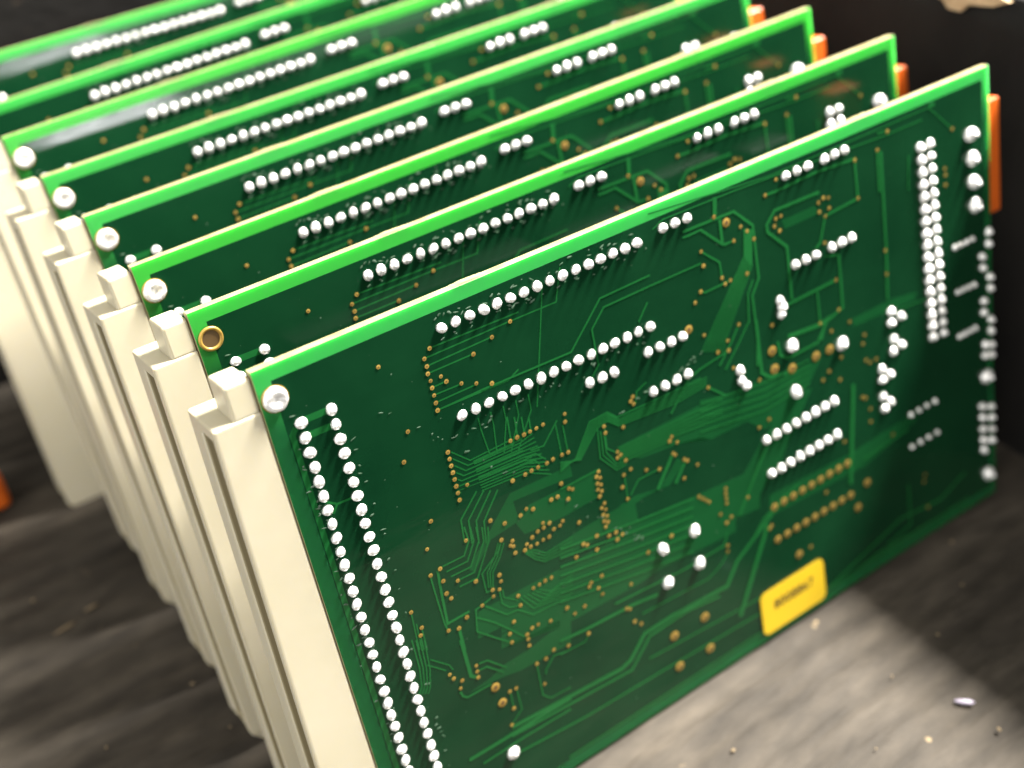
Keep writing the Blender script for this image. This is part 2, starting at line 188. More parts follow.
TRACES=[(0.95,[(4.06,10.74),(3.2,11.7),(3.2,24.39),(3.2,38.75)]),(0.95,[(3.2,33.83),(3.2,44.85),(3.2,79.33)]),(1.1,[(5.06,10.14),(9.97,10.27)]),(1.1,[(5.11,12.7),(10.05,12.87)]),(0.4,[(6.66,25.32),(9.22,25.48)]),(0.4,[(4.73,23.88),(6.66,25.32),(5.64,26.61)]),(0.28,[(27.75,7.64),(44.37,8.11)]),(0.28,[(26.47,8.91),(42.47,8.97)]),(0.28,[(26.57,10.25),(38.67,10.2)]),(0.28,[(26.43,11.48),(34.82,11.59)]),(0.28,[(42.47,8.97),(51.58,9.17),(53.51,3.75)]),(0.28,[(26.55,13.99),(29.08,13.99)]),(0.28,[(26.57,15.32),(31.58,15.52)]),(0.28,[(26.55,16.64),(34.12,16.72)]),(0.28,[(26.53,17.97),(36.78,18.02)]),(0.28,[(26.53,17.97),(39.99,18.51),(42.22,17.42)]),(0.24,[(27.07,25.86),(30.01,28.82),(37.88,28.77)]),(0.24,[(27.07,27.12),(29.42,29.51),(38.54,29.71)]),(0.24,[(27.06,28.4),(28.82,30.2),(39.2,30.66)]),(0.24,[(27.06,29.68),(28.23,30.89),(39.87,31.61)]),(0.24,[(27.06,30.97),(27.63,31.58),(40.55,32.57)]),(0.24,[(27.05,32.26),(27.04,32.27),(41.23,33.54)]),(0.24,[(27.05,33.57),(26.44,32.96),(41.91,34.51)]),(0.2,[(30.51,29.27),(39.59,29.52),(42.03,28.62)]),(0.2,[(30.53,29.79),(39.59,30.09),(42.21,29.48)]),(0.2,[(30.56,30.3),(39.59,30.66),(42.4,30.36)]),(0.2,[(30.58,30.82),(39.58,31.23),(42.59,31.23)]),(0.2,[(30.61,31.34),(39.58,31.8),(42.78,32.11)]),(0.2,[(30.63,31.87),(39.57,32.38),(42.97,32.99)]),(0.2,[(30.66,32.39),(39.57,32.95),(43.16,33.88)]),(0.2,[(30.68,32.91),(39.56,33.53),(43.35,34.77)]),(0.2,[(30.71,33.44),(39.56,34.11),(43.54,35.67)]),(0.2,[(30.73,33.96),(39.55,34.69),(43.74,36.57)]),(0.2,[(30.76,34.49),(39.55,35.27),(43.93,37.47)]),(0.2,[(30.78,35.02),(39.54,35.85),(44.13,38.38)]),(0.3,[(38.26,24.51),(38.01,28.89)]),(0.3,[(39.55,25.11),(39.35,28.93)]),(0.3,[(40.86,25.7),(40.71,28.96)]),(0.3,[(42.17,26.3),(42.07,29)]),(0.26,[(47.37,29.28),(43.86,32.65),(41.19,32.3)]),(0.26,[(46.89,29.96),(46.93,35.87)]),(0.26,[(48.24,30.58),(48.24,35.97)]),(0.24,[(43.77,35.22),(41.94,33.26),(38.83,32.84)]),(0.24,[(42.41,35.49),(41.4,34.23),(38.57,33.93)]),(0.25,[(49.59,5.5),(44.14,25.32)]),(0.24,[(33.12,22.38),(33.15,24.62),(33.7,29.59)]),(0.24,[(35.54,22.37),(35.55,24.79),(34.99,30.02)]),(0.24,[(38,22.37),(37.97,24.97),(36.28,30.44)]),(0.24,[(40.47,22.36),(40.43,25.15),(37.59,30.88)]),(0.24,[(42.98,22.36),(42.91,25.34),(38.9,31.31)]),(0.3,[(29.8,34.62),(25.84,38.24),(25.49,42.7)]),(0.3,[(31.06,35.16),(27.15,39.01),(26.75,43.38)]),(0.3,[(32.32,35.7),(28.47,39.79),(28.01,44.06)]),(0.3,[(33.6,36.25),(29.8,40.58),(29.29,44.74)]),(0.3,[(26.08,39.72),(26.28,42.63),(24.81,44.82),(20.55,44.68)]),(0.3,[(27.12,40.26),(27.16,43.1),(25.17,46.12),(21.07,45.98)]),(0.3,[(28.16,40.81),(28.04,43.57),(25.53,47.43),(21.6,47.29)]),(0.3,[(29.2,41.36),(28.93,44.04),(25.89,48.76),(22.12,48.61)]),(0.3,[(30.26,41.92),(29.82,44.52),(26.25,50.09),(22.66,49.94)]),(0.3,[(18.13,45.29),(18.13,47.59),(18.39,55.5),(18.7,56.74)]),(0.5,[(19.58,44.93),(19.24,49.18),(18.87,55.46),(23.27,55.41)]),(0.6,[(20.63,57.39),(20.63,62.19)]),(0.7,[(20.42,59.84),(20.53,67.76),(21.74,68.77)]),(0.22,[(13.22,49.7),(12.84,57.36)]),(0.22,[(13.57,52.32),(13.24,57.6)]),(0.22,[(14.26,53.47),(14.16,58.17)]),(0.22,[(13.71,54.77),(13.63,57.84)]),(0.22,[(12.02,54.76),(11.97,60.67),(11.45,64.39),(10.71,65.45)]),(0.22,[(12.72,55.19),(12.55,61.04),(11.92,64.7),(11.18,65.76)]),(0.22,[(13.43,55.61),(13.13,61.4),(12.4,65),(11.66,66.06)]),(0.22,[(14.13,56.04),(13.71,61.76),(12.88,65.31),(12.14,66.37)]),(0.25,[(14.23,60.24),(17.19,63.26),(17.65,64.57)]),(0.25,[(13.44,60.92),(16.39,63.95)]),(0.28,[(32.13,45.5),(30.95,47.36),(27.18,49.8),(27.18,53.71),(28.35,53.79)]),(0.26,[(32.49,46.27),(31.17,48.45),(29.21,50.61),(28.52,53.49)]),(0.26,[(31.98,45.99),(30.66,48.17),(28.7,50.32),(28.12,53.26)]),(0.26,[(31.47,45.72),(30.15,47.89),(28.2,50.04),(27.73,53.04)]),(0.35,[(28.21,55.06),(25.76,55.6),(24.45,55.77),(23.72,60.01),(29.15,65.57)]),(0.35,[(24.37,57.38),(27.26,60.09),(30.08,63.47),(32.61,66.73)]),(0.35,[(26.3,56.02),(29.91,59.96),(32.16,60.26),(34.91,62.89),(42.86,63.36)]),(0.3,[(29.6,54.37),(29.53,57.39),(30.8,58.96),(32.8,59.62)]),(0.25,[(30.16,54.75),(30.1,56.38),(32.57,58.47)]),(0.26,[(35.95,50.24),(37.6,52.45),(39.3,53.88),(45.31,54.48)]),(0.26,[(36.18,50.1),(37.84,51.99),(39.5,53.39),(45.48,53.7)]),(0.26,[(36.41,49.97),(38.08,51.53),(39.71,52.91),(45.64,52.92)]),(0.26,[(36.64,49.83),(38.32,51.06),(39.92,52.43),(45.81,52.14)]),(0.26,[(33,58.04),(35.18,61.68),(43.49,63.02)]),(0.26,[(33.8,58.17),(35.99,61.4),(43.65,62.28)]),(0.26,[(34.61,58.29),(36.8,61.11),(43.81,61.54)]),(0.26,[(35.42,58.42),(37.61,60.83),(43.97,60.81)]),(0.26,[(36.23,58.54),(38.43,60.54),(44.12,60.07)]),(0.26,[(37.05,58.67),(39.24,60.26),(44.28,59.33)]),(0.35,[(22.52,66.24),(24.22,66.6),(27.5,70.22)]),(0.35,[(21.87,67.56),(23.79,67.72),(26.7,70.77)]),(0.45,[(17.83,69.52),(18.16,70.79),(18.96,71.48),(23.84,71.61)]),(0.28,[(28.28,75.53),(28.37,80.32),(25.68,82.3)]),(0.28,[(26.95,75.4),(26.86,79.14)]),(0.3,[(33.32,72.96),(33.11,80.1),(34.51,81.74),(39.08,82.08)]),(0.3,[(34.59,76.28),(34.86,75.37),(37.03,73.46),(40.74,74.3)]),(0.8,[(16.14,84.15),(22.14,84.28),(30.42,84.27),(38.59,84.39)]),(0.5,[(18.53,86.64),(26.43,86.47),(38.1,86.71)]),(0.9,[(25.64,82.88),(50.6,84.94),(52.87,84.23),(56.97,80.39),(63.86,80.26),(78.01,81.13),(81.32,76.89),(96.1,68.5)]),(0.6,[(25.22,84.68),(52.73,86.58),(57.99,81.6),(67.52,81.2),(75.83,82.33)]),(0.5,[(24.25,88.83),(41.09,90.46),(59.41,91.09),(87.66,92.31)]),(0.45,[(57.08,86.53),(88.14,88.76)]),(0.5001,[(35.57,97),(91.93,97),(139.2,97),(150.55,97)]),(0.3,[(45.95,38.82),(49.53,37.81),(53.59,32.52),(57.46,32.35),(59.27,34.15),(72.11,34.79),(78.62,34.84)]),(0.26,[(46.05,38.4),(49.74,37.99),(53.88,32.96),(57.38,32.74),(59.59,34.73),(72.93,35.39),(79.98,35.19)]),(0.26,[(46.14,37.97),(49.96,38.17),(54.17,33.4),(57.3,33.13),(59.51,35.12),(72.83,35.98),(79.9,35.71)]),(0.26,[(46.23,37.55),(50.17,38.35),(54.46,33.85),(57.23,33.53),(59.44,35.52),(72.73,36.57),(79.81,36.24)]),(0.26,[(46.32,37.12),(50.39,38.54),(54.75,34.3),(57.15,33.92),(59.36,35.91),(72.62,37.17),(79.73,36.77)]),(0.26,[(54.89,34.47),(54.38,40.15),(57.34,43.99),(59.58,43.87)]),(0.26,[(55.44,35.12),(55.12,39.94),(57.45,43.4),(59.67,43.42)]),(0.26,[(56,35.77),(55.85,39.74),(57.57,42.81),(59.75,42.98)]),(0.26,[(56.3,34.93),(56.13,38.99),(57.79,40.58)]),(0.3,[(59.52,43.03),(69.62,43.76)]),(0.3,[(59.25,50.3),(61.48,48.09),(66.41,48.22)]),(0.8,[(69.92,46.58),(65.34,52.11)]),(0.7,[(72.68,49.17),(69.43,52.88)]),(0.26,[(58.67,46.28),(58.5,50.67)]),(0.3,[(53.78,42.05),(47.77,42.1),(45.26,42.04)]),(0.3,[(63.59,33.36),(64.2,31.29),(66.58,30.4)]),(0.7,[(38.91,71.28),(44.54,71.98),(55.9,72.77),(61.45,73.67)]),(0.3,[(38.31,74.05),(44.04,74.39),(44.98,73.14)]),(0.45,[(51.71,70.34),(68.61,71.75),(78.67,71.72),(79.93,69.17)]),(0.35,[(57.22,75.83),(73.77,76.94),(77.6,75.32),(79.42,73.52)]),(0.2,[(92.71,11),(91.98,15.97),(81.14,28.19),(79.67,30.01)]),(0.2,[(92.93,11.08),(92.18,16.26),(81.66,28.41),(80.28,30.27)]),(0.2,[(93.16,11.16),(92.37,16.56),(82.19,28.63),(80.9,30.53)]),(0.2,[(93.38,11.23),(92.57,16.86),(82.73,28.84),(81.52,30.79)]),(0.2,[(93.61,11.31),(92.76,17.16),(83.26,29.06),(82.14,31.05)]),(0.2,[(93.83,11.39),(92.96,17.46),(83.79,29.28),(82.76,31.31)]),(0.2,[(94.06,11.47),(93.16,17.76),(84.33,29.5),(83.39,31.57)]),(0.2,[(94.28,11.55),(93.36,18.06),(84.87,29.73),(84.02,31.83)]),(0.2,[(94.51,11.63),(93.55,18.36),(85.41,29.95),(84.65,32.09)]),(0.55,[(79.01,6.72),(86.15,6.89),(90.81,7.04),(94.84,11),(94.85,21.23),(92.9,23.98),(92.95,33.05),(92.24,38.14)]),(0.4,[(78.84,7.74),(82.85,7.72),(87.4,12.07),(90.03,12.27)]),(0.4,[(82.45,11.57),(86.26,14.99),(86.34,18.02)]),(0.9,[(86.95,3.1),(86.47,6.28)]),(0.7,[(87.45,7.34),(87.4,12.07)]),(0.4,[(81.19,18.7),(82.11,19.24),(88.19,19.18)]),(0.45,[(88.89,28.2),(86.95,30.58),(83.25,34.31)]),(0.4,[(91.38,28.49),(88.77,31.33),(84.49,35.64)]),(0.4,[(93.41,21.07),(91.9,23.2),(91.33,28.86)]),(0.35,[(70.83,11.65),(60.01,11.78),(52.56,18.66),(34.96,17.99)]),(0.35,[(82.11,13.65),(70.93,13.53),(60.45,13.55),(57.36,16.46),(57.45,23.07),(55.77,24.74)]),(0.35,[(69.45,16.14),(66.99,18.94)]),(0.35,[(79.91,7.87),(83.08,7.7),(87.91,12.31),(90.13,12.21)]),(0.25,[(72.77,4.08),(75.14,3.11),(92.21,3.45),(130.39,5.17),(140.24,5.19)]),(0.55,[(98.41,6.58),(101.18,6.7),(111.07,6.42),(121.26,7.04),(121.46,14.86),(112.61,15.38),(110.8,20.08),(109.43,20.76)]),(0.65,[(111.63,10.35),(100.25,10.08),(98.04,12.12),(98.1,13.45),(102.44,17.85),(102.37,28.44)]),(0.65,[(100.77,29.02),(114.05,28.87)]),(0.45,[(108.97,29.38),(109.01,36.05)]),(0.6,[(115.34,24.1),(115.29,35.12),(110.29,36.48),(108.88,39.6)]),(0.5,[(111.75,23.19),(115.34,24.1)]),(0.65,[(128.36,7.75),(128.24,27.97),(127.81,38.32)]),(0.6,[(127.39,7.26),(127.38,15.59)]),(0.4,[(127.65,4.19),(130.39,4.29)]),(0.22,[(72.3,1.2),(99.66,3.45),(142.08,3.37),(148.71,9.56)]),(0.9,[(142.17,3.1),(143.85,3.1)]),(0.9,[(100.47,35.4),(108.72,36.27),(111.97,35.9)]),(0.7,[(93.08,29),(93.05,39.96),(94.62,41.47),(99.6,42.77)]),(0.6,[(97.73,35.32),(98.1,38.36),(99.98,39.78),(107.86,39.71),(110.93,36.14)]),(0.3,[(77.66,39.78),(93.5,42.24),(105.44,42.29)]),(0.3,[(77.43,41.15),(93.3,43.66),(105.3,43.51)]),(0.3,[(77.21,42.53),(93.11,45.1),(105.15,44.73)]),(0.3,[(76.98,43.92),(92.91,46.54),(105.01,45.96)]),(0.3,[(76.76,45.31),(92.71,47.99),(104.87,47.19)]),(0.42,[(42.82,53.26),(59.08,55.99),(72.9,57.93)]),(0.42,[(42.46,54.94),(58.74,57.75),(72.59,59.74)]),(0.42,[(42.09,56.63),(58.41,59.51),(72.29,61.57)]),(0.42,[(41.72,58.33),(58.07,61.29),(71.98,63.4)]),(0.42,[(41.35,60.03),(57.73,63.07),(71.68,65.25)]),(0.42,[(40.98,61.75),(57.39,64.87),(71.37,67.11)]),(0.42,[(40.61,63.48),(57.05,66.67),(71.06,68.98)]),(0.3,[(58.53,40.13),(70.18,40.55),(82.91,40.99)]),(0.3,[(58.43,40.65),(70.07,41.19),(82.76,41.92)]),(0.3,[(58.33,41.16),(69.96,41.83),(82.62,42.85)]),(0.3,[(58.23,41.68),(69.85,42.47),(82.48,43.78)]),(0.3,[(58.13,42.19),(69.73,43.11),(82.33,44.71)]),(0.4,[(70.82,38.72),(75.84,33.75),(78.77,33.02),(85.79,32.2)]),(0.4,[(80.05,37.39),(83.78,40.66)]),(0.7,[(92.22,55.39),(89.05,59.54),(83.31,67.1)]),(1.1,[(90.11,72.81),(84.47,82.6),(80.2,89.93)]),(0.6,[(99.42,67.78),(89.3,70.98),(85.61,74.64)]),(0.6,[(103.84,97),(127.73,90.98),(140.79,92.51),(149.34,89.48)]),(0.5,[(111.12,97),(119.82,96.08),(140.43,97)]),(0.3,[(135.86,10.9),(135.37,17.83)]),(0.3,[(130.72,41.7),(144.37,43.08)]),(1,[(116.57,52.63),(113.66,75)]),(0.5,[(117.8,70.9),(131.73,70.13)]),(0.5,[(130.79,83.53),(130.88,94.06),(123.47,95.46)])]
FILLS=[[(30.07,43.08),(34.39,40.93),(35.92,39.84),(36.29,43.81),(30.36,44.49),(25.86,48.74),(24.9,47.57)],[(35.7,38.05),(48.15,38.59),(48.21,40.83),(35.95,39.73),(31.99,43.01),(30.06,44.46),(29.22,44.01),(33.7,39.83)],[(36.29,61.29),(43.26,61.51),(44.07,57.69),(39.96,57.77),(36.33,58.09)],[(19.11,70.87),(26.48,71.7),(29.67,72.46),(41.02,73.02),(41.96,68.58),(37.45,68.38),(32.45,69.23),(27.02,69.39),(24.13,70.39)],[(36.73,46.85),(44.92,47.5),(52.5,47.3),(53.39,41.86),(49.96,41.78),(45.26,42.04),(38.68,41.88),(35.14,43.21)],[(53.49,54.47),(56.83,51.16),(60.49,50.93),(68.06,52.62),(72.36,49.65),(70.75,48.03),(66.3,51.95),(62.09,52.16),(55.97,53.24),(52.45,55.19),(52.62,54.35)],[(56.87,55.61),(73.91,57.7),(85.73,58.76),(91.59,53.66),(100.76,47.42),(105.41,48.61),(95.36,60.78),(87.78,66.08),(72.29,67.52),(59.48,63.72),(49.21,64.61),(40.41,64.38),(28.02,63.1),(28.81,59.74),(41.24,60.54),(49.12,60.65)],[(58.17,39.76),(81.61,40),(88.65,42.08),(92.21,43.23),(91.38,49.23),(87.53,48.11),(78.9,47.91),(77.2,46.48),(71.21,45.33),(63.09,44.34),(59.8,42.75)],[(43.07,52.14),(48.34,51.62),(59.95,51.36),(59.99,56.04),(53.28,55.5),(42.42,55.12)],[(39.51,68.53),(57.52,69.17),(63.29,68.8),(71.97,69.47),(81.98,70.25),(82.61,66.01),(66.05,64.04),(60.28,64.46),(40.52,63.87),(27.96,63.35),(27.33,65.99),(39.85,66.97)],[(24.77,56.4),(42.01,57),(57.46,57.28),(67.25,57.22),(73.86,57.98),(89.21,64.84),(88.74,68.25),(74.48,66.29),(68.57,66.28),(59.7,65.03),(49.47,63.31),(40.77,62.71),(23.51,61.53)],[(101.88,12.52),(110.36,12.58),(111.18,14.39),(102.38,14.39)],[(117.68,38.6),(128.59,38.62),(136.41,39.92),(135.73,41.4),(118.05,40.45)],[(77.78,39.02),(83.81,40.47),(93.61,41.45),(98.02,42.94),(108.55,43.18),(104.82,47.6),(100.18,50.75),(92.18,51.88),(88.1,48.27),(79.22,47.97),(76.59,46.32)],[(91.49,66.57),(114.02,67.91),(122.25,67.56),(134.4,66.98),(134.24,69.3),(118.23,72.79),(90.85,71.33)]]


def board_mesh(parent):
    bm = bmesh.new()
    W, H, TH, m0 = 160, 100, 1.6, 2.25
    ins = [(m0 + .3, m0 + .1), (W - 2.0, m0 + .1), (W - 2.0, H - 2.4), (m0 + .3, H - 2.4)]
    outp = [(.06, .06), (W - .06, .06), (W - .06, H - .06), (.06, H - .06)]
    full = [(0, 0), (W, 0), (W, H), (0, H)]
    a = [bm.verts.new(P(*p)) for p in ins]; b_ = [bm.verts.new(P(*p)) for p in outp]
    c = [bm.verts.new(P(*p, .06)) for p in full]; d = [bm.verts.new(P(*p, TH)) for p in full]
    def F(vs, mi):
        f = bm.faces.new(vs); f.material_index = mi
    F(a[::-1], 0)
    for i in range(4):
        j = (i + 1) % 4
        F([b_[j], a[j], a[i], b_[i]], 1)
        F([c[j], b_[j], b_[i], c[i]], 2)
        F([d[j], c[j], c[i], d[i]], 2)
    F(d, 0)
    bmesh.ops.recalc_face_normals(bm, faces=bm.faces)
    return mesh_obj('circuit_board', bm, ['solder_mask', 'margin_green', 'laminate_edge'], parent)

def trace_mesh(parent):
    bm = bmesh.new()
    for i, (w, pts) in enumerate(TRACES):
        y = -(.012 + .0006 * i)
        q = [Vector(p) for k, p in enumerate(pts) if k == 0 or (Vector(p) - Vector(pts[k - 1])).length > .05]
        if len(q) < 2: continue
        h = max(w, .24) * .5
        Lf, Rt = [], []
        for k in range(len(q)):
            d0 = (q[k] - q[k - 1]).normalized() if k else (q[1] - q[0]).normalized()
            d1 = (q[k + 1] - q[k]).normalized() if k < len(q) - 1 else d0
            t = (d0 + d1)
            t = t.normalized() if t.length > .2 else d1
            n = Vector((-t.y, t.x)); sc_ = min(1.6, 1 / max(.5, n.dot(Vector((-d1.y, d1.x)))))
            Lf.append(q[k] + n * h * sc_); Rt.append(q[k] - n * h * sc_)
        lv = [bm.verts.new(P(p.x, p.y, y)) for p in Lf]; rv = [bm.verts.new(P(p.x, p.y, y)) for p in Rt]
        for k in range(len(q) - 1):
            bm.faces.new([lv[k], lv[k + 1], rv[k + 1], rv[k]])
    for f in bm.faces: f.material_index = 0
    for i, poly in enumerate(FILLS):
        y = -(.004 + .0005 * i)
        pp = [p for k, p in enumerate(poly) if p != poly[k - 1]]
        vs = [bm.verts.new(P(*p, y)) for p in pp]
        f = bm.faces.new(vs); f.material_index = 1
    bmesh.ops.triangulate(bm, faces=[f for f in bm.faces if len(f.verts) > 4])
    for f in bm.faces:
        f.normal_update()
        if f.normal.y > 0: f.normal_flip()
    return mesh_obj('trace_pattern', bm, ['trace_green', 'fill_green'], parent)

def ring(bm, u, v, r0, r1, y0, y1, n=12, mi=0, mj=1):
    o = [bm.verts.new(P(u + r0 * math.cos(2 * math.pi * k / n), v + r0 * math.sin(2 * math.pi * k / n), y0)) for k in range(n)]
    i_ = [bm.verts.new(P(u + r1 * math.cos(2 * math.pi * k / n), v + r1 * math.sin(2 * math.pi * k / n), y1)) for k in range(n)]
    for k in range(n):
        f = bm.faces.new([o[k], o[(k + 1) % n], i_[(k + 1) % n], i_[k]]); f.material_index = mi
    f = bm.faces.new(i_); f.material_index = mj
def fix_normals(bm):
    for f in bm.faces:
        f.normal_update()
        if f.normal.y > 0: f.normal_flip()
def via_mesh(parent):
    bm = bmesh.new(); rr = random.Random(3)
    for i, (u, v) in enumerate(VIAS):
        ring(bm, u, v, rr.uniform(.36, .45), .13, -.122 - (i % 40) * .0006, -.146 - (i % 40) * .0006, 7)
    fix_normals(bm)
    return mesh_obj('via_pattern', bm, ['gold_plate', 'hole_dark'], parent)

# one solder joint: a low cone of solder with the clipped pin standing proud
def joint_bm(seed, r=.95, bm=None, at=(0, 0)):
    own = bm is None
    if own: bm = bmesh.new()
    rr = random.Random(seed); n = 14
    prof = [(1.14, 0), (1.12, -.22), (1.05, -.44), (.90, -.66), (.68, -.82), (.42, -.92), (.30, -.98), (.27, -1.28), (.22, -1.36)]
    ax, ay = rr.uniform(-.16, .20), rr.uniform(-.26, .06); ph = rr.uniform(0, 6.28); el = rr.uniform(.03, .13)
    rings = []
    for j, (a, y) in enumerate(prof):
        k_ = j / (len(prof) - 1)
        rg = []
        for k in range(n):
            t = 2 * math.pi * k / n
            q = a * r * (1 + el * math.cos(2 * (t - ph)) + rr.uniform(-.045, .045))
            x = at[0] + q * math.cos(t) + ax * k_ * r; z = at[1] + q * math.sin(t) + ay * k_ * r
            rg.append(bm.verts.new(Vector((x * S, (y * r - .03) * S, z * S))))
        rings.append(rg)
    for j in range(len(rings) - 1):
        for k in range(n):
            bm.faces.new([rings[j][k], rings[j][(k + 1) % n], rings[j + 1][(k + 1) % n], rings[j + 1][k]])
    bm.faces.new(rings[-1])
    return bm
joint_meshes = {}
def joint_mesh(r, s):
    key = (round(r, 2), s)
    if key not in joint_meshes:
        bm = joint_bm(s * 13 + 1, r); bmesh.ops.recalc_face_normals(bm, faces=bm.faces)
        me = bpy.data.meshes.new('solder_joint'); bm.to_mesh(me); bm.free(); me.materials.append(M['solder'])
        for p in me.polygons: p.use_smooth = len(p.vertices) == 4
        joint_meshes[key] = me
    return joint_meshes[key]

def joints(parent, order):
    ds = sorted(DOTS, key=order)
    rr = random.Random(11)
    for (u, v, r) in ds[:100]:
        o = bpy.data.objects.new('solder_joint', joint_mesh(r, rr.randrange(12))); C.objects.link(o)
        o.parent = parent; o.location = P(u + rr.uniform(-.05, .05), v + rr.uniform(-.05, .05))
        k = rr.uniform(.93, 1.06); o.scale = (k, rr.uniform(.85, 1.1), k)
        o.rotation_euler = (0, rr.uniform(-.5, .5), 0)
    bm = bmesh.new()
    for i, (u, v, r) in enumerate(ds[100:]):
        joint_bm(i, r, bm, (u, 100 - v))
    bmesh.ops.recalc_face_normals(bm, faces=bm.faces)
    o = mesh_obj('solder_joints', bm, 'solder', parent, True)
    tag(o, kind='stuff')

def pad_parts(parent):
    for (u, v, r) in PADS:
        bm = bmesh.new(); ring(bm, 0, 100, r, r * .45, -.13, -.20, 16); fix_normals(bm)
        o = mesh_obj('gold_pad', bm, ['gold_plate', 'hole_dark'], parent); o.location = P(u, v)

def flux_mesh(parent):
    bm = bmesh.new(); rr = random.Random(5)
    rows = [((30, 3.4), (71, 3.4), 26), ((31, 6.9), (72, 6.6), 30), ((28, 24), (72, 22), 26), ((3.6, 8), (6.2, 92), 34), ((12, 8), (12.5, 92), 26), ((14, 10), (60, 60), 26), ((3.2, 12), (3.6, 98), 30), ((60, 34), (80, 30), 16)]
    for a, b_, n in rows:
        for i in range(n):
            t = rr.random(); u = a[0] + (b_[0] - a[0]) * t + rr.gauss(0, .35); v = a[1] + (b_[1] - a[1]) * t + rr.gauss(0, .35)
            L_ = rr.uniform(.15, .6); Wd = rr.uniform(.1, .24); an = rr.gauss(-.1, .35) + (0 if b_[0] - a[0] > 5 else .2)
            m_ = rr.randint(6, 8); vs = []
            cx, sx = math.cos(an), math.sin(an)
            for k in range(m_):
                tt = 2 * math.pi * k / m_; q = rr.uniform(.6, 1.2)
                x = L_ * math.cos(tt) * q; y_ = Wd * math.sin(tt) * q
                vs.append((u + x * cx - y_ * sx, v + x * sx + y_ * cx))
            top = [bm.verts.new(P(p[0], p[1], -.12)) for p in vs]
            apex = bm.verts.new(P(u, v, -.16))
            for k in range(m_): bm.faces.new([top[k], top[(k + 1) % m_], apex])
    for i in range(110):
        u, v = rr.uniform(4, 90) if i % 3 else rr.uniform(4, 155), rr.uniform(4, 95); q = rr.uniform(.05, .16); an = rr.uniform(0, 3)
        vs = [bm.verts.new(P(u + q * rr.uniform(.6, 1.8) * math.cos(an + 6.28 * k / 5), v + q * rr.uniform(.5, 1.1) * math.sin(an + 6.28 * k / 5), -.155)) for k in range(5)]
        bm.faces.new(vs)
    fix_normals(bm)
    return tag(mesh_obj('flux_residue', bm, 'flux', parent), kind='stuff')

def rivet(parent, seed=0, u=2.38, v=5.21):
    bm = bmesh.new(); rr = random.Random(seed); n = 20
    prof = [(1.95, 0), (1.93, -.35), (1.72, -.72), (1.25, -.86), (.78, -.70), (.42, -.52), (.15, -.55)]
    rings = []
    for j, (a, y) in enumerate(prof):
        rings.append([bm.verts.new(Vector((a * math.cos(2 * math.pi * k / n) * (1 + rr.uniform(-.04, .04)) * S, (y + rr.uniform(-.09, .09) * (j > 0)) * S, a * math.sin(2 * math.pi * k / n) * (1 + rr.uniform(-.04, .04)) * S))) for k in range(n)])
    for j in range(len(rings) - 1):
        for k in range(n): bm.faces.new([rings[j][k], rings[j][(k + 1) % n], rings[j + 1][(k + 1) % n], rings[j + 1][k]])
    bm.faces.new(rings[-1]); bmesh.ops.recalc_face_normals(bm, faces=bm.faces)
    o = mesh_obj('rivet', bm, 'solder', parent, True); o.location = P(u, v, -.02)
    bm = bmesh.new(); ring(bm, 0, 100, 2.15, 1.9, -.01, -.03, 24); fix_normals(bm)
    rg = mesh_obj('pad_ring', bm, ['gold_plate', 'gold_plate'], o); rg.location = (0, .00002, 0)
    return o
def eyelet(parent, u=2.38, v=5.21):
    bm = bmesh.new(); n = 28
    prof = [(2.05, -.02), (1.98, -.28), (1.72, -.34), (1.45, -.22), (1.38, .3), (1.35, 1.2)]
    rings = [[bm.verts.new(Vector((a * math.cos(2 * math.pi * k / n) * S, y * S, a * math.sin(2 * math.pi * k / n) * S))) for k in range(n)] for a, y in prof]
    for j in range(len(rings) - 1):
        for k in range(n): bm.faces.new([rings[j][k], rings[j][(k + 1) % n], rings[j + 1][(k + 1) % n], rings[j + 1][k]])
    bmesh.ops.recalc_face_normals(bm, faces=bm.faces)
    o = mesh_obj('eyelet', bm, 'gold_plate', parent, True); o.location = P(u, v)
    bm = bmesh.new(); vs = [bm.verts.new(Vector((1.5 * math.cos(2 * math.pi * k / n) * S, 0, 1.5 * math.sin(2 * math.pi * k / n) * S))) for k in range(n)]
    bm.faces.new(vs); h = mesh_obj('hole', bm, 'hole_dark', o); h.location = (0, -.00006, 0)
    return o

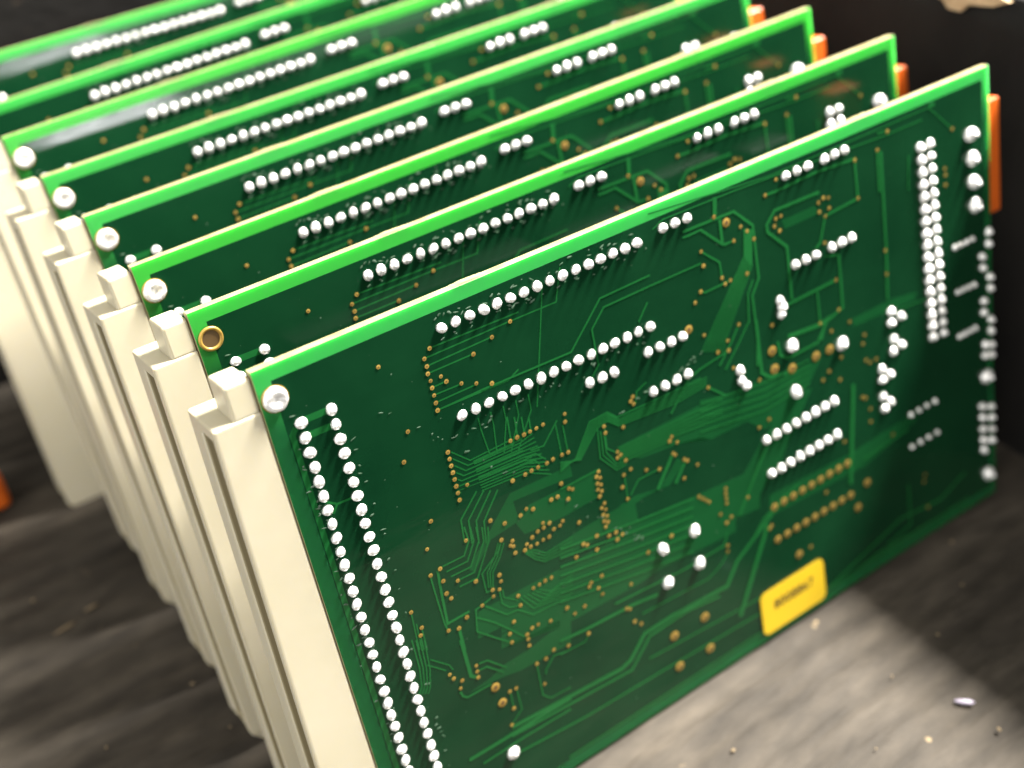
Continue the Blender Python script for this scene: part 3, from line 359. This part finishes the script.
def connector(parent):
    # a moulded cream edge connector: body with an open slot on its mating (left) face, a mounting lug at each end
    def V3(u, v, y): return Vector((u * S, y * S, (100 - v) * S))
    bm = bmesh.new()
    u0, u1 = -7.4, -.06; y0, y1 = .1, 11.6; v0, v1 = 6.2, 100.2
    def slab(ua, ub, ya, yb, va, vb): return bx(bm, (ua, ya, 100 - vb), (ub, yb, 100 - va))
    # outline of the mating face (in y, v), chamfered at the lower end; slot inside it
    def loop(u, pts): return [bm.verts.new(V3(u, v, y)) for y, v in pts]
    outl = [(y0, v0), (y1, v0), (y1, v1 - 3.6), (y1 - .3, v1), (y0 + .3, v1), (y0, v1 - 3.6)]
    slot = [(1.5, v0 + 2.1), (6.4, v0 + 2.1), (6.4, v1 - 5.4), (6.2, v1 - 5), (1.7, v1 - 5), (1.5, v1 - 5.4)]
    A = loop(u0, outl); B = loop(u1, outl)
    # the moulding widens slightly towards its lower end
    for v in A:
        v.co.x -= 2.9 * S * (.1 - v.co.z) / .1
    for v in A[3:5]: v.co.x += 3.2 * S
    Sl = loop(u0, slot); Sd = loop(u0 + 7.0, slot)
    for v in Sl: v.co.x -= 2.9 * S * (.1 - v.co.z) / .1
    for i in range(6):
        j = (i + 1) % 6
        bm.faces.new([A[i], A[j], B[j], B[i]]); bm.faces.new([A[j], A[i], Sl[i], Sl[j]]); bm.faces.new([Sl[j], Sl[i], Sd[i], Sd[j]])
    bm.faces.new(Sd); bm.faces.new(B)
    slot_faces = [f for f in bm.faces if all(v in Sl or v in Sd for v in f.verts)]
    for f in slot_faces: f.material_index = 1
    bmesh.ops.recalc_face_normals(bm, faces=bm.faces)
    body = mesh_obj('connector', bm, ['cream_plastic', 'slot_shade_plastic'], parent)
    bv = body.modifiers.new('soft', 'BEVEL'); bv.width = .6 * S; bv.segments = 3; bv.limit_method = 'ANGLE'; bv.angle_limit = R(32)
    for p in body.data.polygons: p.use_smooth = False
    for va, vb in ((.7, v0 + .3),):
        bm = bmesh.new(); bx(bm, (-4.3, .25, 100 - vb), (-.12, 7.0, 100 - va))
        lug = mesh_obj('mounting_lug', bm, 'cream_plastic', body)
        bv = lug.modifiers.new('soft', 'BEVEL'); bv.width = .5 * S; bv.segments = 3
    # terminal block behind the board that carries the soldered pins
    bm = bmesh.new(); bx(bm, (0.0, 1.75, 6), (3.2, 7.6, 94))
    blk = mesh_obj('pin_block', bm, 'cream_plastic', body)
    bv = blk.modifiers.new('soft', 'BEVEL'); bv.width = .4 * S; bv.segments = 2
    return body

def orange_block(parent):
    bm = bmesh.new(); bx(bm, (156.5, 1.7, 100 - 32.4), (165.7, 7.0, 100 - 7.9))
    o = mesh_obj('terminal_strip', bm, 'orange_plastic', parent)
    bv = o.modifiers.new('soft', 'BEVEL'); bv.width = .5 * S; bv.segments = 3
    return o

def unseen_chips(parent):
    # component side: unseen black packages, guessed, added to block light slipping between cards
    rr = random.Random(2)
    for (u, v, a, b_) in ((18, 12, 52, 16), (16, 34, 54, 20), (76, 14, 22, 20), (100, 10, 20, 22), (78, 42, 44, 16), (16, 60, 58, 30), (128, 12, 12, 46), (80, 64, 60, 26)):
        bm = bmesh.new(); bx(bm, (u, 1.7, 100 - v - b_), (u + a, 1.7 + rr.uniform(6.5, 9), 100 - v))
        o = mesh_obj('unseen_chip', bm, 'unseen_chip_black', parent)
        bv = o.modifiers.new('soft', 'BEVEL'); bv.width = .3 * S; bv.segments = 2
M['unseen_chip_black'] = mat('unseen_chip_black', (.02, .02, .021), .45)[0]

def edge_nubs(parent, board):
    for u in (37.0, 124.0):
        bm = bmesh.new(); rr = random.Random(int(u)); n = 12
        rows_ = []
        for k in range(n + 1):
            x = u - 3.2 + 6.4 * k / n; hgt = (.17 * math.sin(math.pi * k / n) ** .5 + rr.uniform(-.05, .06)) if 0 < k < n else 0
            rows_.append([bm.verts.new(Vector((x * S, y * S, (99.98 + max(hgt, 0)) * S))) for y in (.12, 1.58)])
            rows_[-1] += [bm.verts.new(Vector((x * S, y * S, 99.9 * S))) for y in (1.58, .12)]
        for k in range(n):
            for i in range(4):
                bm.faces.new([rows_[k][i], rows_[k][(i + 1) % 4], rows_[k + 1][(i + 1) % 4], rows_[k + 1][i]])
        bmesh.ops.recalc_face_normals(bm, faces=bm.faces)
        mesh_obj('break_tab', bm, 'laminate_edge', board)

# ------------------------------------------------------------------ the box: corrugated black card
floor_g = bmesh.new()
nx, ny = 150, 190
X0, X1, Y0, Y1 = -230, 176, -150, 210
vv = []
for j in range(ny + 1):
    row_ = []
    for i in range(nx + 1):
        x = X0 + (X1 - X0) * i / nx; y = Y0 + (Y1 - Y0) * j / ny
        z = .22 * math.sin(2 * math.pi * (y + .04 * x) / 7.4 + .8 * noise.noise(Vector((x * .02, y * .02, 0)))) + .55 * noise.noise(Vector((x * .03, y * .05, 3))) + .22 * noise.noise(Vector((x * .12, y * .2, 7)))
        row_.append(floor_g.verts.new((x * S, y * S, (z - .9) * S)))
    vv.append(row_)
for j in range(ny):
    for i in range(nx): floor_g.faces.new([vv[j][i], vv[j][i + 1], vv[j + 1][i + 1], vv[j + 1][i]])
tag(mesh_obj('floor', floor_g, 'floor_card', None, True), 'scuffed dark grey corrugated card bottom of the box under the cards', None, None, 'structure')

def wall(name, a, b_, h, th, label, lean=0.0, seed=0):
    # upright card panel from a to b (x, y), outside thickness th, slightly uneven top
    bm = bmesh.new(); rr = random.Random(seed)
    a = Vector((*a, 0)); b_ = Vector((*b_, 0)); d = (b_ - a).normalized(); nrm = Vector((-d.y, d.x, 0)) * th
    n = 60; m_ = 14; front = []
    for i in range(n + 1):
        p = a + (b_ - a) * i / n
        col = []
        for j in range(m_ + 1):
            z = h * j / m_
            if j == m_: z += .8 * noise.noise(Vector((i * .21, seed, 0)))
            off = .8 * noise.noise(Vector((i * .11, j * .2, seed)))
            q = p + nrm.normalized() * off * .5
            col.append(bm.verts.new(Vector((q.x, q.y, z - 1.6)) * S))
        col.append(bm.verts.new(Vector((p.x + nrm.x, p.y + nrm.y, h - 1.6)) * S)); col.append(bm.verts.new(Vector((p.x + nrm.x, p.y + nrm.y, -1.6)) * S))
        front.append(col)
    for i in range(n):
        for j in range(m_ + 2): bm.faces.new([front[i][j], front[i + 1][j], front[i + 1][j + 1], front[i][j + 1]])
    bmesh.ops.recalc_face_normals(bm, faces=bm.faces)
    o = mesh_obj(name, bm, 'wall_card', None, True); tag(o, label, None, None, 'structure'); return o
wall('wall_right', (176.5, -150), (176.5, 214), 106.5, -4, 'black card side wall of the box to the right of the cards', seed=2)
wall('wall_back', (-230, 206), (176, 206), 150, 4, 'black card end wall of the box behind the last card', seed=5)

# torn tan patch near the rim of the side wall
bm = bmesh.new(); rr = random.Random(8)
ptsn = [(29, 104.5), (33, 102.6), (38.5, 101.9), (40.5, 99.8), (43.5, 99.9), (45.5, 101.6), (52, 102.8), (58, 104.0), (50, 106.2), (38, 106.2)]
fr = [bm.verts.new(Vector((175.4 + rr.uniform(-.4, .2), y, z)) * S) for y, z in ptsn]; bk = [bm.verts.new(Vector((176.3, y, z)) * S) for y, z in ptsn]
bm.faces.new(fr); bm.faces.new(bk[::-1])
for i in range(len(fr)): bm.faces.new([fr[i], fr[i - 1], bk[i - 1], bk[i]])
bmesh.ops.triangulate(bm, faces=[f for f in bm.faces if len(f.verts) > 4])
tag(mesh_obj('torn_cardboard', bm, 'torn_card'), 'torn tan cardboard scrap near the top of the black side wall', 'cardboard scrap')

# ------------------------------------------------------------------ the cards
# base position (mm) and tilt (degrees) of each card, front to back
POSES = [((0.0, 0.0, 0.0), (-12.298, 0, 0)), ((0.01, 22.18, -0.71), (-12.265, -0.349, 0.313)), ((-0.38, 43.1, -1.16), (-12.317, -0.855, 0.876)), ((-0.27, 64.58, -0.35), (-12.8, -1.356, 0.023)), ((-0.55, 89.37, -1.64), (-13.2, -1.415, 0.019)), ((-0.6, 107.89, 0.55), (-15.0, -2.245, -0.258)), ((-4.14, 138.54, -3.14), (-12.9, -2.597, 0.206)), ((-1.86, 163.83, -0.36), (-13.6, -1.272, -0.396))]
LABELS = ['frontmost green circuit card, whole solder side showing, with a small yellow sticker',
          'green circuit card second from the front, with an empty gold rimmed hole at its corner',
          'green circuit card third from the front, behind the card with the empty gold rimmed hole',
          'green circuit card standing fourth from the front of the row',
          'green circuit card standing fifth from the front of the row',
          'green circuit card third from the back, a thin white streak near its top left corner',
          'green circuit card next to last, between the rearmost card and the streaked card',
          'rearmost green circuit card at the top left, a wide pale reflection across its corner']
GROUP = 'green circuit cards standing in a row in the box'
def copy_tree(o, parent, skip=()):
    c = o.copy(); C.objects.link(c); c.parent = parent
    for ch in list(o.children):
        if ch.name.split('.')[0] not in skip: copy_tree(ch, c, skip)
    return c
def build_card(i):
    root = empty('circuit_card', Vector(POSES[i][0]) * S, [R(a) for a in POSES[i][1]])
    tag(root, LABELS[i], 'circuit card', GROUP)
    bd = board_mesh(root); trace_mesh(bd); via_mesh(bd); flux_mesh(bd); edge_nubs(root, bd)
    pad_parts(root); connector(root); orange_block(root); unseen_chips(root)
    return root
first = build_card(0)
second = copy_tree(first, None); second.location = Vector(POSES[1][0]) * S; second.rotation_euler = [R(a) for a in POSES[1][1]]; second['label'] = LABELS[1]
# front card: the joints nearest the viewer are parts of their own
joints(first, lambda d: d[0] * .55 + d[1] * .12); rivet(first, 1)
# cards behind: only their upper edge can be seen
joints(second, lambda d: d[1] + d[0] * .01)
roots = [first, second]
for i in range(2, 8):
    c = copy_tree(second, None); c.location = Vector(POSES[i][0]) * S; c.rotation_euler = [R(a) for a in POSES[i][1]]; c['label'] = LABELS[i]
    rivet(c, i + 3); roots.append(c)
    if i == 6:                                                       # connector stretched to widen its outline
        for ch in c.children:
            if ch.name.startswith('connector'): ch.scale = (1.3, 1, 1)
eyelet(second)

# yellow sticker on the front card
bm = bmesh.new(); rad = 1.5; a0, a1, b0, b1 = 85.7, 103.7, 88.0, 98.4; outl = []
for cx, cy, s0 in ((a1 - rad, b0 + rad, -90), (a1 - rad, b1 - rad, 0), (a0 + rad, b1 - rad, 90), (a0 + rad, b0 + rad, 180)):
    for k in range(7): t = R(s0 + 15 * k); outl.append((cx + rad * math.cos(t), cy + rad * math.sin(t)))
fr = [bm.verts.new(P(u, v, -.30)) for u, v in outl]; bk = [bm.verts.new(P(u, v, -.22)) for u, v in outl]
bm.faces.new(fr)
for i in range(len(fr)): bm.faces.new([fr[i], fr[i - 1], bk[i - 1], bk[i]])
bmesh.ops.recalc_face_normals(bm, faces=bm.faces)
st = mesh_obj('sticker', bm, 'yellow_paper', first); tag(st, 'small yellow sticker with one line of dark print')
fc = bpy.data.curves.new('printed_number', 'FONT'); fc.body = '8008867'; fc.size = 3.1 * S; fc.align_x = 'CENTER'; fc.align_y = 'CENTER'; fc.offset = .00005
fc.space_character = 1.05; fc.materials.append(M['ink'])
fo = bpy.data.objects.new('text_tmp', fc); C.objects.link(fo); bpy.context.view_layer.update()
tm = bpy.data.meshes.new_from_object(fo.evaluated_get(bpy.context.evaluated_depsgraph_get())); bpy.data.objects.remove(fo)
tm.materials.clear(); tm.materials.append(M['ink'])
fo = bpy.data.objects.new('printed_number', tm); C.objects.link(fo); fo.parent = st
fo.location = P(94.8, 92.3, -.34); fo.rotation_euler = (R(90), 0, 0)

# ------------------------------------------------------------------ small things lying in the box
def crumb(seed, x, y, a, b_, h, rot, material, name, label, cat, group=None):
    bm = bmesh.new(); rr = random.Random(seed)
    bmesh.ops.create_icosphere(bm, subdivisions=2, radius=1)
    for v in bm.verts:
        k = 1 + .45 * noise.noise(v.co * 1.7 + Vector((seed, 0, 0)))
        v.co = Vector((v.co.x * a * k, v.co.y * b_ * k, v.co.z * h * k)) * S
    o = mesh_obj(name, bm, material, None, True); o.location = Vector((x, y, h * .8 - .3)) * S; o.rotation_euler = (0, 0, rot)
    return tag(o, label, cat, group)
CL = 'tiny tan cardboard crumb lying on the dark box bottom'; CG = 'cardboard crumbs on the box bottom'
for i, (x, y, a) in enumerate([(62.3, -15.4, .75), (105, -42.5, .8), (138.9, -4.5, .8), (83.7, -31.4, .4), (114.9, -20.2, .6), (-25.1, 93.6, .35), (-34.8, 111.7, .85),
                               (-14.7, 65.5, .7), (-34.9, 61.1, .6), (-12.8, 50.2, .5), (99.2, -21.8, .5)]):
    a *= .62
    crumb(i + 1, x, y, a, a * .7, a * .5, i * 1.3, 'crumb_card', 'cardboard_crumb', CL, 'crumb', CG)
crumb(31, -31.5, 98.5, 2.6, .4, .2, .15, 'crumb_card', 'cardboard_shred', 'long tan cardboard shred lying on the box bottom left of the cards', 'cardboard shred')
crumb(33, -24.5, 101.0, 1.6, .4, .2, .1, 'crumb_card', 'cardboard_shred', 'shorter tan cardboard shred lying just beyond the long one', 'cardboard shred')
crumb(35, 105.2, -34.6, 2.1, .55, .4, -.75, 'lilac_film', 'plastic_sliver', 'pale lilac plastic sliver on the box bottom at lower right', 'plastic sliver')
bm = bmesh.new(); bx(bm, (-75, 148, -.3), (-28.8, 156, 9.5))
o = mesh_obj('orange_strip', bm, 'orange_plastic'); bv = o.modifiers.new('soft', 'BEVEL'); bv.width = 2 * S; bv.segments = 4
tag(o, 'orange plastic strip lying at the far left beside the last cards', 'plastic strip')
